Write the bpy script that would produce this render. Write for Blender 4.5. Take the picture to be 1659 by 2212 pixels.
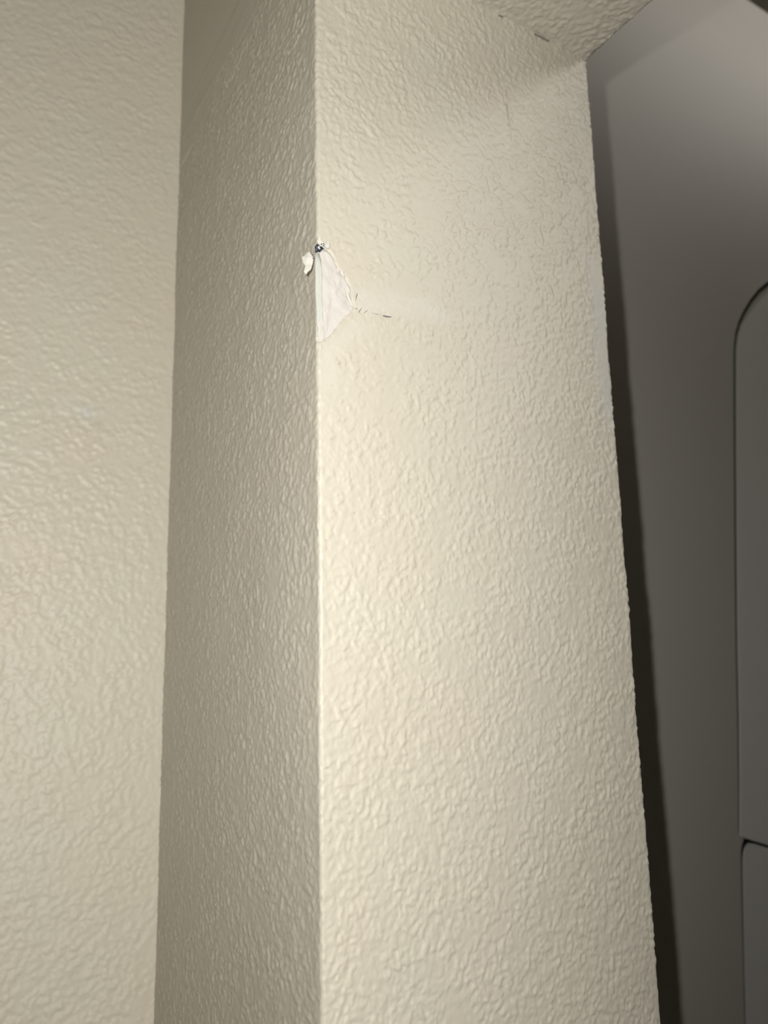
import bpy, bmesh, math
import numpy as np
from mathutils import Vector, Matrix

for o in list(bpy.data.objects):
    bpy.data.objects.remove(o, do_unlink=True)
scene = bpy.context.scene
COL = scene.collection

# ------------------------------------------------------------------ camera
IMG_W, IMG_H, F_PX = 1659, 2212, 1661.0
CAM = Vector((-0.091957, -0.186083, 1.5))       # 20 cm in front of the wall end's near corner
YAW, PITCH, ROLL = 0.545073, 0.181364, -0.021053
_f = Vector((math.sin(YAW) * math.cos(PITCH), math.cos(YAW) * math.cos(PITCH), math.sin(PITCH)))
_r = Vector((math.cos(YAW), -math.sin(YAW), 0))
_u = _r.cross(_f)
RIGHT = _r * math.cos(ROLL) + _u * math.sin(ROLL)
UP = -_r * math.sin(ROLL) + _u * math.cos(ROLL)
FWD = _f
cd = bpy.data.cameras.new('camera')
cd.sensor_fit = 'VERTICAL'
cd.sensor_height = 9.8
cd.sensor_width = 9.8 * IMG_W / IMG_H
cd.lens = F_PX / IMG_H * 9.8
cd.clip_start = 0.005
cd.dof.use_dof = True
cd.dof.focus_distance = 0.238
cd.dof.aperture_fstop = 3.3
cam = bpy.data.objects.new('camera', cd)
m = Matrix((RIGHT, UP, -FWD)).transposed().to_4x4()
m.translation = CAM
cam.matrix_world = m
COL.objects.link(cam)
scene.camera = cam

# ------------------------------------------------------------------ world, lights, exposure
wd = bpy.data.worlds.new('world')
scene.world = wd
wd.use_nodes = True
wd.node_tree.nodes['Background'].inputs[0].default_value = (1.0, 0.93, 0.82, 1)
wd.node_tree.nodes['Background'].inputs[1].default_value = 0.02
vs = scene.view_settings
vs.view_transform = 'Standard'
vs.look = 'None'
vs.exposure = 0.0
vs.gamma = 1.0
vs.use_curve_mapping = False


def light(name, kind, loc, power, color, size=None, aim=None):
    ld = bpy.data.lights.new(name, kind)
    ld.energy = power
    ld.color = color
    o = bpy.data.objects.new(name, ld)
    o.location = loc
    if kind == 'AREA':
        ld.shape = 'DISK'
        ld.size = size
    else:
        ld.shadow_soft_size = size
    if aim is not None:
        o.rotation_euler = (Vector(aim) - Vector(loc)).to_track_quat('-Z', 'Y').to_euler()
    COL.objects.link(o)
    return o


# the phone's own flash beside its lens
FLASH = CAM + RIGHT * -0.0226 + UP * 0.0262
_aim = FLASH + FWD + RIGHT * -0.05 + UP * 0.08
fl_ = light('phone_flash', 'SPOT', FLASH, 2.45, (1.0, 0.985, 0.93), 0.0028, _aim)
fl_.data.spot_size = math.radians(172)
fl_.data.spot_blend = 1.0
# lamp in the near room, and the lamp over the appliance
light('room_lamp', 'AREA', (-0.13, -1.5, 1.15), 9.4, (1.0, 0.95, 0.82), 0.25, (-0.1, 0, 1.4))
light('alcove_lamp', 'AREA', (0.94, -0.68, 2.43), 12, (1.0, 0.96, 0.91), 0.52, (0.2, 0.0, 1.7))

# ------------------------------------------------------------------ dimensions
WT = 0.12            # wall thickness
SOFFIT = CAM.z + 0.23036
Y_IN = 0.14899       # inside corner: the left wall's plane
Y_APP = 0.0975       # the appliance's side
CEIL = 2.44


def on_plane(x, y, axis, val):
    """the point of a wall plane that the photograph shows at pixel x, y"""
    d = RIGHT * ((x - IMG_W / 2) / F_PX) - UP * ((y - IMG_H / 2) / F_PX) + FWD
    return CAM + d * ((val - CAM[axis]) / d[axis])


def jamb(x, y):
    p = on_plane(x, y, 1, 0.0)
    return p.x, p.z


# ------------------------------------------------------------------ materials
def mat(name):
    m = bpy.data.materials.new(name)
    m.use_nodes = True
    nt = m.node_tree
    return m, nt, nt.nodes['Principled BSDF']


def N(nt, t, **kw):
    n = nt.nodes.new(t)
    for k, v in kw.items():
        setattr(n, k, v)
    return n


def plain(name, col, rough, metal=0.0, spec=0.5, noise=0.0, nscale=200.0, bump=0.0):
    m, nt, b = mat(name)
    b.inputs['Roughness'].default_value = rough
    b.inputs['Metallic'].default_value = metal
    b.inputs['Specular IOR Level'].default_value = spec
    tc = N(nt, 'ShaderNodeTexCoord')
    nz = N(nt, 'ShaderNodeTexNoise')
    nz.inputs['Scale'].default_value = nscale
    nz.inputs['Detail'].default_value = 5
    nt.links.new(tc.outputs['Object'], nz.inputs['Vector'])
    mx = N(nt, 'ShaderNodeMix', data_type='RGBA')
    mx.inputs[6].default_value = (*[c * (1 - noise) for c in col], 1)
    mx.inputs[7].default_value = (*[min(1, c * (1 + noise)) for c in col], 1)
    nt.links.new(nz.outputs['Fac'], mx.inputs[0])
    nt.links.new(mx.outputs[2], b.inputs['Base Color'])
    if bump:
        bp = N(nt, 'ShaderNodeBump')
        bp.inputs['Strength'].default_value = 1
        bp.inputs['Distance'].default_value = bump
        nt.links.new(nz.outputs['Fac'], bp.inputs['Height'])
        nt.links.new(bp.outputs[0], b.inputs['Normal'])
    return m


PAINT = (0.555, 0.522, 0.448)


def paint_material(name, marks=False, coarse_bump=0.0):
    """satin wall paint: faint blotches, fine grain; marks = worn spots held in a vertex layer"""
    m, nt, b = mat(name)
    L = nt.links.new
    tc = N(nt, 'ShaderNodeTexCoord')
    n1 = N(nt, 'ShaderNodeTexNoise')
    n1.inputs['Scale'].default_value = 28
    n1.inputs['Detail'].default_value = 3
    L(tc.outputs['Object'], n1.inputs['Vector'])
    mx = N(nt, 'ShaderNodeMix', data_type='RGBA')
    mx.inputs[6].default_value = (PAINT[0] * 1.02, PAINT[1] * 0.975, PAINT[2] * 0.98, 1)
    mx.inputs[7].default_value = (PAINT[0] * 0.98, PAINT[1] * 1.02, PAINT[2] * 1.01, 1)
    L(n1.outputs['Fac'], mx.inputs[0])
    col = mx.outputs[2]
    if marks:
        at = N(nt, 'ShaderNodeAttribute', attribute_name='marks')
        sp = N(nt, 'ShaderNodeSeparateColor')
        L(at.outputs['Color'], sp.inputs[0])
        for i, c in ((0, (0.64, 0.63, 0.60, 1)), (1, (0.30, 0.22, 0.14, 1)), (2, (0.52, 0.54, 0.55, 1))):
            k = N(nt, 'ShaderNodeMix', data_type='RGBA')
            L(sp.outputs[i], k.inputs[0])
            L(col, k.inputs[6])
            k.inputs[7].default_value = c
            col = k.outputs[2]
    L(col, b.inputs['Base Color'])
    b.inputs['Roughness'].default_value = 0.45
    b.inputs['Specular IOR Level'].default_value = 0.4
    n2 = N(nt, 'ShaderNodeTexNoise')
    n2.inputs['Scale'].default_value = 900 if not coarse_bump else 260
    n2.inputs['Detail'].default_value = 3
    L(tc.outputs['Object'], n2.inputs['Vector'])
    bp = N(nt, 'ShaderNodeBump')
    bp.inputs['Strength'].default_value = 1
    bp.inputs['Distance'].default_value = coarse_bump or 0.00009
    L(n2.outputs['Fac'], bp.inputs['Height'])
    L(bp.outputs[0], b.inputs['Normal'])
    return m


M_PAINT = paint_material('satin_cream_paint')
M_MARKED = paint_material('satin_cream_paint_worn', marks=True)
M_FAR = paint_material('satin_cream_paint_far', coarse_bump=0.0006)
M_PLASTER = plain('bare_white_plaster', (0.595, 0.568, 0.54), 0.85, 0, 0.2, 0.04, 420, 0.00028)
M_BEAD = plain('skimmed_corner_bead', (0.55, 0.56, 0.525), 0.6, 0, 0.4, 0.06, 500, 0.00008)
M_FLAKE = plain('torn_paper_white', (0.62, 0.60, 0.565), 0.8, 0, 0.2, 0.03, 700, 0.0001)
M_DARK = plain('exposed_dark_metal', (0.045, 0.055, 0.085), 0.5, 0.4, 0.5, 0.5, 1500, 0.0001)
M_SCUFF = plain('graphite_scuff', (0.15, 0.14, 0.14), 0.6, 0, 0.3, 0.3, 1200)
M_CRACK = plain('dusty_crack', (0.26, 0.24, 0.20), 0.9, 0, 0.1, 0.3, 900)
M_PANEL = plain('grey_enamel', (0.46, 0.439, 0.40), 0.55, 0.0, 0.35, 0.02, 300)
M_DOOR = plain('dark_grey_door_finish', (0.44, 0.432, 0.412), 0.5, 0.0, 0.5, 0.03, 700, 0.00003)
M_SEAL = plain('black_rubber_seal', (0.006, 0.006, 0.006), 0.8, 0, 0.2, 0.1, 300)
M_FLOOR = plain('brown_floor', (0.035, 0.024, 0.016), 0.5, 0, 0.4, 0.3, 12)
M_BOUNCE_CUT = plain('dark_brown_bounce_cut', (0.05, 0.035, 0.025), 0.5, 0, 0.4, 0.3, 20)  # dark tone put on unseen surfaces to cut bounce light on the appliance


# ------------------------------------------------------------------ wall relief (orange peel)
rng = np.random.default_rng(7)
TN, TS = 1280, 0.00036          # tile samples, spacing in metres (46 cm tile)
_fx = np.fft.fftfreq(TN, TS)
KX, KY = np.meshgrid(_fx, _fx, indexing='ij')
KR = np.hypot(KX, KY) + 1e-9


def band(wavelength, width):
    f0 = 1.0 / wavelength
    amp = np.exp(-0.5 * (np.log(KR / f0) / width) ** 2) / KR
    ph = np.fft.fft2(rng.standard_normal((TN, TN)))
    n = np.real(np.fft.ifft2(ph * amp))
    return (n - n.mean()) / n.std()


def sstep(a, b, x):
    t = np.clip((x - a) / (b - a), 0, 1)
    return t * t * (3 - 2 * t)


B_BIG, B_MID, B_FINE, B_DOT = band(0.0085, 0.6), band(0.0030, 0.65), band(0.0014, 0.5), band(0.0024, 0.30)
B_MASK, B_LOW = band(0.018, 0.6), band(0.07, 0.5)
_patch = sstep(-0.8, 1.0, B_MASK)
_smooth = 1 - 0.5 * sstep(0.9, 1.8, -B_MASK + 0.3 * B_BIG)
TILE = (0.085e-3 * sstep(-0.15, 0.45, B_BIG + 0.5 * B_MID + 0.12 * B_FINE)
        + 0.095e-3 * sstep(-0.2, 0.6, B_MID + 0.25 * B_FINE) * (0.5 + 0.6 * _patch)
        + 0.085e-3 * sstep(0.9, 2.0, B_DOT + 0.3 * B_FINE)
        + 0.014e-3 * B_FINE * (0.5 + 0.8 * _patch) + 0.020e-3 * B_MID) * _smooth + 0.06e-3 * B_LOW
TILE = 1.55 * (TILE - TILE.mean())


def relief(a, b):
    """bilinear sample of the relief tile at surface coordinates a, b (metres)"""
    u = np.asarray(a) / TS
    v = np.asarray(b) / TS
    i, j = np.floor(u).astype(int), np.floor(v).astype(int)
    fu, fv = u - i, v - j
    i0, i1, j0, j1 = i % TN, (i + 1) % TN, j % TN, (j + 1) % TN
    return ((TILE[i0, j0] * (1 - fu) + TILE[i1, j0] * fu) * (1 - fv)
            + (TILE[i0, j1] * (1 - fu) + TILE[i1, j1] * fu) * fv)


def in_poly(px, pz, poly):
    inside = np.zeros(px.shape, bool)
    n = len(poly)
    for i in range(n):
        x0, z0 = poly[i]
        x1, z1 = poly[(i + 1) % n]
        c = (z0 > pz) != (z1 > pz)
        with np.errstate(divide='ignore', invalid='ignore'):
            inside ^= c & (px < (x1 - x0) * (pz - z0) / (z1 - z0) + x0)
    return inside


def poly_dist(px, pz, poly):
    d = np.full(px.shape, 1e9)
    n = len(poly)
    for i in range(n):
        ax, az = poly[i]
        bx, bz = poly[(i + 1) % n]
        ex, ez = bx - ax, bz - az
        t = np.clip(((px - ax) * ex + (pz - az) * ez) / (ex * ex + ez * ez + 1e-18), 0, 1)
        d = np.minimum(d, np.hypot(px - ax - t * ex, pz - az - t * ez))
    return np.where(in_poly(px, pz, poly), -d, d)


def link(name, me, material, parent=None):
    o = bpy.data.objects.new(name, me)
    if material:
        me.materials.append(material)
    COL.objects.link(o)
    if parent:
        o.parent = parent
    return o


def grid_mesh(name, P, smooth=True, marks=None):
    """P: (rows, cols, 3) array of points -> quad mesh"""
    r, c = P.shape[:2]
    idx = np.arange(r * c).reshape(r, c)
    q = np.stack([idx[:-1, :-1], idx[:-1, 1:], idx[1:, 1:], idx[1:, :-1]], -1).reshape(-1, 4)
    me = bpy.data.meshes.new(name)
    me.vertices.add(r * c)
    me.vertices.foreach_set('co', P.reshape(-1).astype(np.float32))
    me.loops.add(q.size)
    me.loops.foreach_set('vertex_index', q.reshape(-1).astype(np.int32))
    me.polygons.add(len(q))
    me.polygons.foreach_set('loop_start', (np.arange(len(q)) * 4).astype(np.int32))
    me.polygons.foreach_set('use_smooth', np.ones(len(q), bool) if smooth else np.zeros(len(q), bool))
    if marks is not None:
        a = me.color_attributes.new('marks', 'FLOAT_COLOR', 'POINT')
        rgba = np.ones((r * c, 4), np.float32)
        rgba[:, :3] = marks.reshape(-1, 3)
        a.data.foreach_set('color', rgba.reshape(-1))
    me.update(calc_edges=True)
    return me


def structure(o, label, cat='wall'):
    o['kind'] = 'structure'
    o['label'] = label
    o['category'] = cat
    return o


def box(name, lo, hi, material, parent=None, bevel=0.0):
    bm = bmesh.new()
    bmesh.ops.create_cube(bm, size=1)
    for v in bm.verts:
        v.co = Vector([lo[i] + (v.co[i] + 0.5) * (hi[i] - lo[i]) for i in range(3)])
    if bevel:
        bmesh.ops.bevel(bm, geom=bm.edges[:], offset=bevel, segments=2, affect='EDGES')
    me = bpy.data.meshes.new(name)
    bm.to_mesh(me)
    bm.free()
    return link(name, me, material, parent)


def steps(segs):
    """[(from, to, spacing), ...] -> sorted sample positions"""
    out = []
    for a, b, s in segs:
        n = max(1, int(round(abs(b - a) / s)))
        out.append(np.linspace(a, b, n, endpoint=False))
    out.append(np.array([segs[-1][1]]))
    return np.concatenate(out)


# ------------------------------------------------------------------ outlines of the damage on the wall end
PATCH_PX = [(683, 545), (690, 540), (696, 537), (706, 539), (713, 546), (720, 557), (727, 572), (735, 584),
            (741, 592), (745, 598), (751, 607), (755, 615), (759, 630), (761, 648), (764, 664), (761, 673),
            (752, 682), (744, 688), (735, 699), (723, 714), (709, 731), (700, 736), (690, 734), (688, 715),
            (686, 690), (685, 650), (684, 600)]
PATCH = [jamb(*p) for p in PATCH_PX]
SMEAR = [jamb(*p) for p in [(768, 625), (800, 618), (850, 628), (900, 640), (945, 662), (985, 692), (975, 706), (930, 694),
                            (880, 690), (840, 676), (800, 672), (772, 668)]]
BELOW = [jamb(*p) for p in [(690, 738), (720, 724), (765, 690), (810, 700), (790, 725), (745, 745), (735, 790), (720, 840),
                            (692, 850)]]
RIGHT_SMOOTH = [jamb(*p) for p in [(1262, 556), (1300, 552), (1322, 700), (1338, 830), (1346, 925), (1318, 915), (1302, 850),
                                   (1288, 780), (1278, 690), (1276, 630)]]
STAINS = [(733, 786, 7), (737, 809, 4), (718, 831, 6), (741, 861, 6), (737, 867, 4), (722, 931, 5), (716, 948, 4),
          (719, 1104, 6), (716, 1120, 4), (707, 1165, 8), (705, 1182, 6), (727, 775, 3), (706, 1660, 4), (735, 1876, 3),
          (924, 1909, 3), (765, 1108, 3)]


# ------------------------------------------------------------------ the projecting wall end: left face, corner, jamb, far corner
def build_wall_end():
    rc, rf = 0.0011, 0.0014
    segs_y = steps([(0.30, 0.16, 0.004), (0.16, rc, 0.00058)])
    path = [((0.0, y), (-1.0, 0.0)) for y in segs_y]
    for k in range(1, 9):
        a = math.pi / 2 * k / 9
        path.append(((rc - rc * math.cos(a), rc - rc * math.sin(a)), (-math.cos(a), -math.sin(a))))
    for x in steps([(rc, WT - rf, 0.00040)]):
        path.append(((x, 0.0), (0.0, -1.0)))
    for k in range(1, 7):
        a = math.pi / 2 * k / 7
        path.append(((WT - rf + rf * math.sin(a), rf - rf * math.cos(a)), (math.sin(a), -math.cos(a))))
    for y in steps([(rf, 0.03, 0.001), (0.03, 0.30, 0.006)]):
        path.append(((WT, y), (1.0, 0.0)))
    xy = np.array([p[0] for p in path])
    nm = np.array([p[1] for p in path])
    s = np.concatenate([[0], np.cumsum(np.hypot(*np.diff(xy, axis=0).T))])
    zz = steps([(0.0, 1.20, 0.006), (1.20, 1.34, 0.002), (1.34, SOFFIT + 0.012, 0.00048)])
    S, Z = np.meshgrid(s, zz)
    h = relief(S + 0.03 * 0, Z)
    # the trowelled corner bead is smoother than the field of the wall
    X = np.broadcast_to(xy[:, 0], S.shape)
    Y = np.broadcast_to(xy[:, 1], S.shape)
    onj = (np.abs(Y) < 1e-6)
    dc = np.hypot(X, Y)
    h = h * (0.65 + 0.35 * sstep(0.0005, 0.006, dc))
    h = h + 0.05e-3 * np.interp(Z, zz, np.interp(zz, zz, band(0.03, 0.3)[0][(zz / TS).astype(int) % TN])) * (1 - sstep(0, 0.004, dc))
    # large creases low on the jamb
    marks = np.zeros(S.shape + (3,))

    def soft(poly, w):
        return 1 - sstep(-w, w, poly_dist(X, Z, poly))

    reg = onj & (Z > 1.45)
    wob = relief(S * 1.7 + 0.11, Z * 1.7 + 0.2) / 0.1e-3
    if True:
        sm = np.where(reg, soft(SMEAR, 0.0030), 0)
        h = h * (1 - 0.75 * sm) + 0.10e-3 * sm
        marks[..., 0] = np.maximum(marks[..., 0], np.clip(sm * (0.20 + 0.08 * wob), 0, 0.4))
        be = np.where(reg, soft(BELOW, 0.002), 0)
        h = h * (1 - 0.55 * be)
        marks[..., 0] = np.maximum(marks[..., 0], 0.18 * be)
        rs = np.where(reg, soft(RIGHT_SMOOTH, 0.0042), 0)
        h = h * (1 - 0.9 * rs)
        marks[..., 2] = np.maximum(marks[..., 2], np.clip(rs * (0.42 + 0.15 * wob), 0, 0.6))
    for px, py, r in STAINS:
        cx, cz = jamb(px, py)
        d = np.hypot((X - cx) * 1.2, Z - cz) / (r * 0.00013)
        g = np.exp(-d * d) * np.clip(0.55 + 0.5 * wob, 0, 1)
        marks[..., 1] = np.maximum(marks[..., 1], np.where(reg | (onj & (Z > 1.3)), 0.55 * g, 0))
    # the chipped-away paint: a step down along the chip's outline
    near = (Z > 1.56) & (Z < 1.64) & (X < 0.03) & (Y < 0.0009)
    pd = poly_dist(X, Z, PATCH) + 0.00012 * wob
    chip = np.where(near, 1 - sstep(-0.0001, 0.0005, pd), 0)
    lip = np.where(near, np.exp(-((pd - 0.0008) / 0.0006) ** 2), 0)
    h = h * (1 - chip) - 0.55e-3 * chip + 0.14e-3 * lip
    P = np.stack([X + nm[:, 0] * h, Y + nm[:, 1] * h, Z], -1)
    me = grid_mesh('wall_end', P, marks=marks)
    o = link('wall_end', me, M_MARKED)
    structure(o, 'cream orange-peel textured end of a projecting wall with a chipped corner')
    return o


wall_end = build_wall_end()


# ------------------------------------------------------------------ left wall, header with soffit
def build_wall_left():
    xs = steps([(-2.6, -0.5, 0.05), (-0.5, -0.16, 0.006), (-0.16, 0.004, 0.0007)])
    zz = steps([(0, 1.15, 0.01), (1.15, 1.30, 0.002), (1.30, 1.84, 0.0007), (1.84, 2.0, 0.002), (2.0, CEIL, 0.01)])
    A, Z = np.meshgrid(xs, zz)
    h = relief(A * 0.85 + 0.21, Z * 0.85 + 0.13) * 1.25
    h = h * (0.5 + 0.5 * sstep(0.0, 0.01, -A))
    marks = np.zeros(A.shape + (3,))
    for px, py, r, ch, st in ((188, 890, 13, 2, 0.55), (150, 868, 16, 0, 0.22), (214, 917, 10, 1, 0.16)):
        p = on_plane(px, py, 1, Y_IN)
        d = np.hypot((A - p.x) * 0.8, Z - p.z) / (r * 0.00021)
        marks[..., ch] = np.maximum(marks[..., ch], st * np.exp(-d * d))
    P = np.stack([A, Y_IN - h, Z], -1)
    o = link('wall_left', grid_mesh('wall_left', P, marks=marks), M_MARKED)
    return structure(o, 'cream textured wall left of the projecting wall end')


wall_left = build_wall_left()


def build_header():
    """wall over the opening: front face, rounded edge, soffit, rounded edge, back face"""
    r = 0.0016
    path = [((0.0, z), (-1.0, 0.0)) for z in steps([(CEIL, SOFFIT + 0.03, 0.02), (SOFFIT + 0.03, SOFFIT + r, 0.001)])]
    for k in range(1, 7):
        a = math.pi / 2 * k / 7
        path.append(((r - r * math.cos(a), SOFFIT + r - r * math.sin(a)), (-math.cos(a), -math.sin(a))))
    for x in steps([(r, WT - r, 0.00055)]):
        path.append(((x, SOFFIT), (0.0, -1.0)))
    for k in range(1, 7):
        a = math.pi / 2 * k / 7
        path.append(((WT - r + r * math.sin(a), SOFFIT + r - r * math.cos(a)), (math.sin(a), -math.cos(a))))
    for z in steps([(SOFFIT + r, SOFFIT + 0.03, 0.001), (SOFFIT + 0.03, CEIL, 0.02)]):
        path.append(((WT, z), (1.0, 0.0)))
    xz = np.array([p[0] for p in path])
    nm = np.array([p[1] for p in path])
    s = np.concatenate([[0], np.cumsum(np.hypot(*np.diff(xz, axis=0).T))])
    ys = steps([(0.30, 0.004, 0.02), (0.004, -0.10, 0.00058), (-0.10, -0.25, 0.003), (-0.25, -1.10, 0.02)])
    S, Yv = np.meshgrid(s, ys)
    h = relief(S + 0.17, Yv + 0.31) * 1.15
    X = np.broadcast_to(xz[:, 0], S.shape) + nm[:, 0] * h
    Z = np.broadcast_to(xz[:, 1], S.shape) + nm[:, 1] * h
    o = link('wall_header', grid_mesh('wall_header', np.stack([X, Yv, Z], -1)), M_PAINT)
    return structure(o, 'cream textured header over the opening, its underside lit at the top')


wall_header = build_header()


# ------------------------------------------------------------------ chipped corner: plaster, bare bead, flakes, dent, scuffs
def ring_patch(name, outline, y0, thick, material, parent, rings=7, amp=0.00006, skirt=0.0006):
    """a thin, slightly uneven sheet with the given outline (x, z) on the jamb, skirt going into the wall"""
    pts = np.array(outline)
    c = pts.mean(0)
    n = len(pts)
    bm = bmesh.new()
    prev = None
    layers = [(1.0, skirt)] + [(1 - k / rings, 0.0) for k in range(rings)]
    for f, back in layers:
        row = []
        for p in pts:
            q = c + (p - c) * f
            hgt = float(relief(q[0] * 0.6 + 0.05, q[1] * 0.6 + 0.07)) / 1e-4 * amp if not back else 0
            row.append(bm.verts.new((q[0], y0 - thick - hgt + back, q[1])))
        if prev:
            for i in range(n):
                bm.faces.new((prev[i], prev[(i + 1) % n], row[(i + 1) % n], row[i]))
        prev = row
    cv = bm.verts.new((c[0], y0 - thick, c[1]))
    for i in range(n):
        bm.faces.new((prev[i], prev[(i + 1) % n], cv))
    bmesh.ops.recalc_face_normals(bm, faces=bm.faces[:])
    for f in bm.faces:
        f.smooth = True
    me = bpy.data.meshes.new(name)
    bm.to_mesh(me)
    bm.free()
    return link(name, me, material, parent)


def dense(poly, n=3, jit=0.00012, seed=1):
    g = np.random.default_rng(seed)
    out = []
    for i in range(len(poly)):
        a, b = np.array(poly[i]), np.array(poly[(i + 1) % len(poly)])
        for k in range(n):
            out.append(a + (b - a) * k / n + (g.normal(0, jit, 2) if k else 0))
    return out


patch = ring_patch('plaster_patch', dense(PATCH, 3, 0.00010, 3), 0.0, -0.00022, M_PLASTER, wall_end, rings=12, amp=0.00010)
patch['label'] = 'bare white plaster where the paint has chipped off'

bead_px = [(682, 548), (690, 546), (694, 560), (695, 580), (697, 600), (696, 640), (698, 680), (699, 715), (698, 733), (690, 735),
           (688, 715), (686, 690), (684, 650), (683, 600)]
bead = ring_patch('corner_bead', dense([jamb(*p) for p in bead_px], 2, 0.00005), 0.0, -0.00010, M_BEAD, wall_end, rings=4, amp=0.00004)
bead['label'] = 'pale greenish strip of bared corner bead'


def sheet(name, pts3, material, parent, thick=0.00012, fold=None):
    """small torn flake: a fan of facets over 3-D outline points, given thickness"""
    bm = bmesh.new()
    vs_ = [bm.verts.new(p) for p in pts3]
    c = sum((Vector(p) for p in pts3), Vector()) / len(pts3)
    if fold is not None:
        c = c + Vector(fold)
    cv = bm.verts.new(c)
    for i in range(len(vs_)):
        bm.faces.new((vs_[i], vs_[(i + 1) % len(vs_)], cv))
    bmesh.ops.recalc_face_normals(bm, faces=bm.faces[:])
    bmesh.ops.solidify(bm, geom=bm.faces[:], thickness=thick)
    me = bpy.data.meshes.new(name)
    bm.to_mesh(me)
    bm.free()
    return link(name, me, material, parent)


def tilted(px, py, ang, lift=0.0):
    """point on a vertical plane hinged on the corner edge, opened by ang from the jamb's plane"""
    nx, ny = math.sin(ang), math.cos(ang)
    d = RIGHT * ((px - IMG_W / 2) / F_PX) - UP * ((py - IMG_H / 2) / F_PX) + FWD
    t = -(CAM.x * nx + CAM.y * ny) / (d.x * nx + d.y * ny)
    p = CAM + d * t
    return p + Vector((-lift, -lift, 0))


FA = math.radians(28)
upper_px = [(652.5, 556.5), (659.3, 552.7), (665, 546), (669, 545), (673, 551), (678, 557.5), (677, 566), (675.5, 573),
            (668, 572), (661, 576), (656.4, 569)]
fl = sheet('paint_flake', [tilted(x, y, FA + 0.10, 0.0002) for x, y in upper_px], M_FLAKE, wall_end, fold=(-0.0004, -0.0004, 0.0002))
fl['label'] = 'torn white flake curling off the corner'
lower_px = [(661, 575), (668, 571), (675.5, 573), (674, 580), (671.8, 584.5), (666, 589.3), (662.7, 594), (657.4, 589.3)]
sheet('paint_flake', [tilted(x, y, FA - 0.25, 0.0003) for x, y in lower_px], M_FLAKE, wall_end, fold=(-0.0002, -0.0003, 0))
chip_px = [(700, 532), (706, 524.5), (709, 524), (713, 529), (711, 537), (705, 539)]
sheet('paint_flake', [Vector((jamb(x, y)[0], -0.0005 - 0.0001 * (i % 3), jamb(x, y)[1])) for i, (x, y) in enumerate(chip_px)],
      M_FLAKE, wall_end, fold=(0, -0.0003, 0))
top_px = [(684, 522), (688, 512), (691, 511), (696, 520), (699, 526), (693, 528), (688, 530)]
sheet('paint_flake', [Vector((jamb(x, y)[0], -0.0003 - 0.0001 * (i % 3), jamb(x, y)[1])) for i, (x, y) in enumerate(top_px)],
      M_FLAKE, wall_end, fold=(0, -0.00025, 0))
lip_px = [(733, 582), (741, 586), (745, 597), (742, 600), (735, 592)]
sheet('paint_flake', [Vector((jamb(x, y)[0], -0.0002 - 0.00012 * (i % 2), jamb(x, y)[1])) for i, (x, y) in enumerate(lip_px)],
      M_FLAKE, wall_end, fold=(0, -0.0002, 0))
lip2_px = [(744, 622), (752, 632), (758, 648), (763, 663), (758, 661), (750, 645)]
sheet('paint_flake', [Vector((jamb(x, y)[0], -0.0001 - 0.00012 * (i % 2), jamb(x, y)[1])) for i, (x, y) in enumerate(lip2_px)],
      M_FLAKE, wall_end, fold=(0, -0.0002, 0))

dent_px = [(681, 534), (683, 529), (686, 531), (688, 528), (692, 529), (694, 524), (697, 526), (701, 525), (699, 530), (700, 536), (696, 540),
           (693, 544), (688, 543), (684, 545), (681, 543), (683, 538)]
dent = ring_patch('dent', dense([jamb(*p) for p in dent_px], 2, 0.0001, 5), 0.0, 0.0003, M_DARK, wall_end, rings=4, amp=0.00025)
dent['label'] = 'small dark dent in the bared metal corner'
for sl in ([(684, 536), (687, 533), (690, 541), (687, 541)], [(691, 532), (693, 530), (699, 538), (696, 538)],
           [(687, 530), (690, 529), (692, 534), (689, 535)], [(693, 526), (696, 529), (698, 533), (694, 531)]):
    sheet('paint_sliver', [Vector((jamb(x, y)[0], -0.00062 - 0.00005 * i, jamb(x, y)[1])) for i, (x, y) in enumerate(sl)],
          M_FLAKE if sl[0][0] != 687 else M_BEAD, wall_end, thick=0.00006)


def stroke(name, pxs, width, material, parent, proud=0.00022):
    """thin mark drawn on the jamb: a narrow strip with tapering ends"""
    pts = [np.array(jamb(*p)) for p in pxs]
    bm = bmesh.new()
    rows = []
    for i, p in enumerate(pts):
        t = pts[min(i + 1, len(pts) - 1)] - pts[max(i - 1, 0)]
        t = t / np.linalg.norm(t)
        nrm = np.array([-t[1], t[0]])
        w = width * (0.35 + 0.65 * math.sin(math.pi * (i + 0.35) / (len(pts) - 0.3)))
        rows.append([bm.verts.new((*(p + nrm * w * sgn),)[:1] + (-proud,) + (*(p + nrm * w * sgn),)[1:]) for sgn in (-0.5, 0.5)])
    for a, b in zip(rows[:-1], rows[1:]):
        bm.faces.new((a[0], a[1], b[1], b[0]))
    bmesh.ops.recalc_face_normals(bm, faces=bm.faces[:])
    bm.normal_update()
    bmesh.ops.solidify(bm, geom=bm.faces[:], thickness=0.0002)
    me = bpy.data.meshes.new(name)
    bm.to_mesh(me)
    bm.free()
    return link(name, me, material, parent)


sc = stroke('scuff_mark', [(827, 682), (832, 683.5), (838, 684.5), (845, 685)], 0.00036, M_SCUFF, wall_end)
sc['label'] = 'short dark scuff'
for pxs, w in (([(803, 677), (810, 678.5), (817, 679.5)], 0.00014), ([(774, 677), (777, 671), (781, 666)], 0.00014),
               ([(786, 676), (790, 673), (794, 671)], 0.00012), ([(766, 667), (769, 668), (771, 667)], 0.0003),
               ([(768, 650), (769, 642), (772, 634)], 0.00014)):
    stroke('hairline_crack', pxs, w, M_SCUFF, wall_end)

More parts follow.
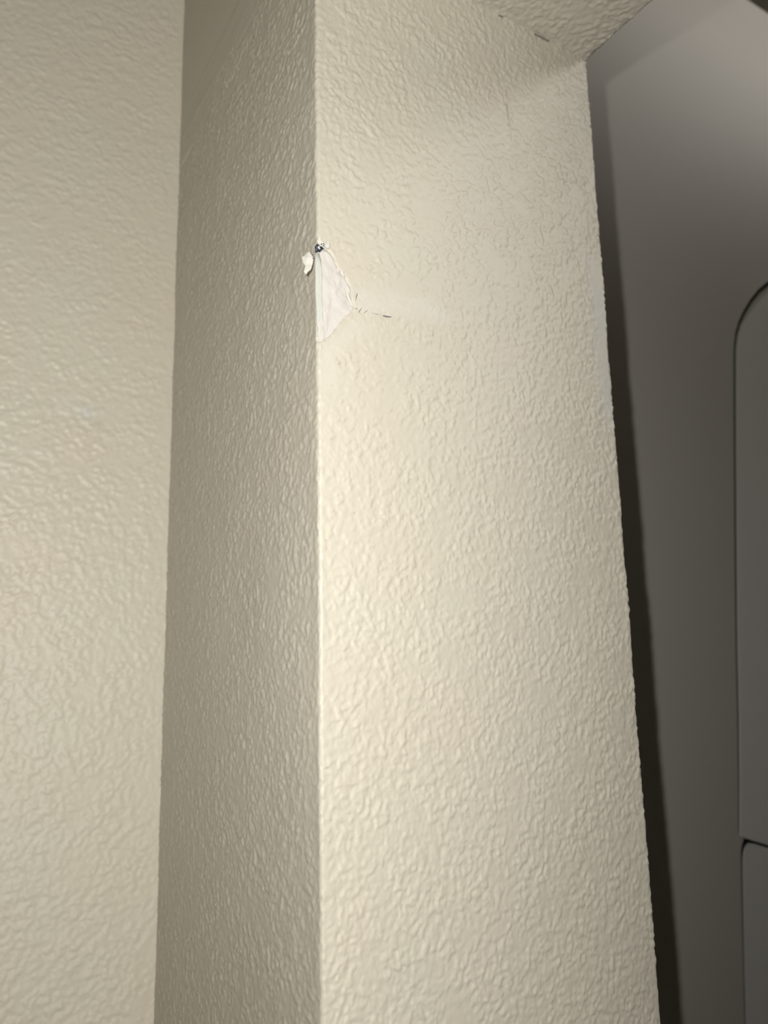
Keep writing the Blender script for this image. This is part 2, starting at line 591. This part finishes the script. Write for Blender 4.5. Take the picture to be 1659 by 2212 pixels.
# dark torn line beside the flake, and an old paint drip near the soffit
for q in ([(673.5, 547.5), (675, 549), (679.5, 558), (678, 558)], [(676.5, 560.5), (680, 557.5), (680.5, 559), (677, 562)]):
    sheet('torn_edge', [tilted(x, y, FA + 0.1, 0.0005) for x, y in q], M_SCUFF, wall_end, thick=0.00005)
drip = stroke('paint_drip', [(1093.5, 184), (1095, 200), (1096, 222), (1099, 245), (1101, 262), (1102, 272)], 0.0007, M_PAINT, wall_end, 0.00042)
drip['label'] = 'thin dried paint drip'

# hairline crack in the caulk where jamb and soffit meet
for a, b, w in (((1152, 58), (1168, 68), 0.0002), ((1168, 68), (1184, 78), 0.00032), ((1075, 14), (1084, 25), 0.0002)):
    (ax, az), (bx, bz) = jamb(*a), jamb(*b)
    o_ = box('caulk_crack', (min(ax, bx), -0.00055, SOFFIT - 0.0007 - w), (max(ax, bx), 0.0002, SOFFIT - 0.0007), M_CRACK, wall_end)


# ------------------------------------------------------------------ grey appliance behind the wall end
def extrude_outline(name, outline, y0, y1, material, parent, bevel=0.0, bulge=None):
    """outline in (x, z) of the appliance's side, run through its width"""
    bm = bmesh.new()
    f = bm.faces.new([bm.verts.new((x, y0, z)) for x, z in outline])
    ext = bmesh.ops.extrude_face_region(bm, geom=[f])
    for v in ext['geom']:
        if isinstance(v, bmesh.types.BMVert):
            v.co.y = y1
    bmesh.ops.recalc_face_normals(bm, faces=bm.faces[:])
    if bevel:
        ed = [e for e in bm.edges if abs(e.verts[0].co.y - y0) < 1e-7 and abs(e.verts[1].co.y - y0) < 1e-7]
        bmesh.ops.bevel(bm, geom=ed, offset=bevel, segments=4, affect='EDGES', profile=0.5)
    bmesh.ops.triangulate(bm, faces=[f for f in bm.faces if len(f.verts) > 4])
    if bulge:                       # the doors swell outwards, away from the seal
        (xa, za), (xb, zb), k = bulge
        for v in bm.verts:
            if v.co.y < y0 + 0.01:
                v.co.y -= k * max(0.0, v.co.x - (xa + (xb - xa) * (v.co.z - za) / (zb - za)))
    me = bpy.data.meshes.new(name)
    bm.to_mesh(me)
    bm.free()
    o = link(name, me, material, parent)
    return o


def side(x, y):
    p = on_plane(x, y, 1, Y_APP)
    return p.x, p.z


root = bpy.data.objects.new('appliance', None)
root.location = (0.45, Y_APP + 0.35, 0.0)
COL.objects.link(root)
root['label'] = 'smooth dark grey appliance with rounded upper and lower doors behind the wall end'
root['category'] = 'appliance'

# line where the cabinet stops, from the top of the upper door down
GAP = [(1700, 585), (1680, 595), (1659, 608), (1638.5, 625), (1621, 647), (1606.6, 671.4), (1596, 694), (1589.5, 717), (1586.2, 742), (1585.5, 770),
       (1585.5, 850), (1586.4, 994), (1588, 1200), (1590, 1400), (1593.5, 1545), (1595, 1700), (1595.3, 1790), (1596.5, 1802), (1600, 1807), (1608, 1811.5),
       (1604.5, 1822), (1602, 1834), (1601, 1847), (1601.8, 1880), (1603, 1950), (1606, 2080), (1609.5, 2212)]
gap = [side(*p) for p in GAP]
X_DOOR = 0.45
x_end, z_end = gap[-1]
gx = (gap[-1][0] - gap[-3][0]) / (gap[-1][1] - gap[-3][1])
z_low = 0.06
x_low = max(0.22, x_end + gx * (z_low - z_end) * 0.0)
Z_TOP = CAM.z + 0.4805
cab = [(0.165, z_low), (0.165, Z_TOP), (X_DOOR, Z_TOP), (X_DOOR, gap[0][1] + 0.012)] + gap + [(x_low, z_low)]


def local(poly):
    return [(x - root.location.x, z) for x, z in poly]


Y0L, Y1L = -0.35, 0.35
cabinet = extrude_outline('cabinet', local(cab), Y0L, Y1L, M_PANEL, root, 0.0004)
cabinet['label'] = 'plain grey side panel'


def offset_right(pts, widths):
    """shift a line towards the doors, away from the cabinet"""
    pts = [np.array(p) for p in pts]
    out = []
    for i, p in enumerate(pts):
        t = pts[min(i + 1, len(pts) - 1)] - pts[max(i - 1, 0)]
        t = t / np.linalg.norm(t)
        n = np.array([-t[1], t[0]])
        if n[0] < 0 and abs(t[1]) > 0.2:
            n = -n
        out.append(tuple(p + n * widths[i]))
    return out


up = gap[:18]
wu = list(np.interp(np.arange(len(up)), [0, 6, 10, 13, 17], [0.0028, 0.0028, 0.0027, 0.0021, 0.0013]))
up_in = []
for (x, z), w, pz in zip(up, wu, range(len(up))):
    up_in.append((x, z, w))
upo = offset_right(up, wu)
seam = [side(1599.5, 1807.3), side(1612, 1812), side(1659, 1828.5), side(1720, 1850)]
upper = upo[:-1] + seam + [(X_DOOR - 0.02, seam[-1][1] - 0.012), (X_DOOR, seam[-1][1] + 0.01), (X_DOOR, gap[0][1] - 0.005)]
ud = extrude_outline('upper_door', local(upper), Y0L + 0.0004, Y1L, M_DOOR, root, 0.0002, (local([gap[9]])[0], local([gap[16]])[0], 0.34))
ud['label'] = 'dark grey upper door with a large rounded corner'

lw_px = [(1720, 1856), (1659, 1834), (1640, 1827.5), (1622, 1821), (1617, 1821.5), (1612.5, 1828), (1608.5, 1838), (1606.8, 1850), (1606.5, 1880), (1607.6, 1950),
         (1610, 2080), (1613.5, 2212)]
lw = [side(*p) for p in lw_px]
lower = lw + [(lw[-1][0], z_low), (X_DOOR, z_low), (X_DOOR, lw[0][1] - 0.03)]
ldr = extrude_outline('lower_door', local(lower), Y0L + 0.0004, Y1L, M_DOOR, root, 0.0002, (local([lw[8]])[0], local([lw[11]])[0], 0.34))
ldr['label'] = 'dark grey lower door below the slanting seam'
seal_poly = [(g[0] - 0.006, g[1]) for g in gap[2:]] + [(x_low - 0.006, z_low + 0.01), (X_DOOR - 0.02, z_low + 0.01), (X_DOOR - 0.02, gap[2][1] + 0.008)]
seal = extrude_outline('door_seal', local(seal_poly), Y0L + 0.0008, Y1L - 0.01, M_SEAL, root)  # black face brought nearly flush to darken the gap
seal['label'] = 'black seal set nearly flush so the gap reads dark'
for sx in (0.20, X_DOOR - 0.05):
    for sy in (Y0L + 0.05, Y1L - 0.05):
        bm = bmesh.new()
        bmesh.ops.create_cone(bm, segments=16, radius1=0.02, radius2=0.014, depth=z_low, cap_ends=True)
        for v in bm.verts:
            v.co += Vector((sx - root.location.x, sy, z_low / 2))
        me = bpy.data.meshes.new('foot')
        bm.to_mesh(me)
        bm.free()
        link('foot', me, M_SEAL, root)


# ------------------------------------------------------------------ rest of the two rooms and an added lamp blocker (out of frame, for their bounce and shade)
structure(box('floor', (-2.6, -2.6, -0.05), (2.2, 1.2, 0.0), M_FLOOR), 'brown floor below', 'floor')
structure(box('ceiling', (-2.6, -2.6, CEIL), (2.2, 1.2, CEIL + 0.05), M_FAR), 'cream ceiling above', 'ceiling')
structure(box('wall_back', (-2.7, -2.7, 0), (2.3, -2.6, CEIL), M_FAR), 'cream wall behind the viewer')
structure(box('wall_far_left', (-2.7, -2.6, 0), (-2.6, 0.30, CEIL), M_FAR), 'cream wall far left of the viewer')
structure(box('wall_opposite', (0.0, -2.6, 0), (WT, -0.6, CEIL), M_BOUNCE_CUT), 'dark wall on the other side of the opening')
structure(box('wall_alcove', (0.0, 0.85, 0), (2.2, 0.95, CEIL), M_FAR), 'wall behind the appliance')
structure(box('wall_right', (2.2, -2.6, 0), (2.3, 1.2, CEIL), M_BOUNCE_CUT), 'dark wall beyond the opening')
structure(box('lamp_blocker', (0.41, -0.24, 0), (1.10, -0.19, CAM.z + 0.525), M_BOUNCE_CUT, bevel=0.003), 'added dark panel blocking the alcove lamp from the appliance')  # made-up unseen blocker: shades the lower appliance side from the alcove lamp
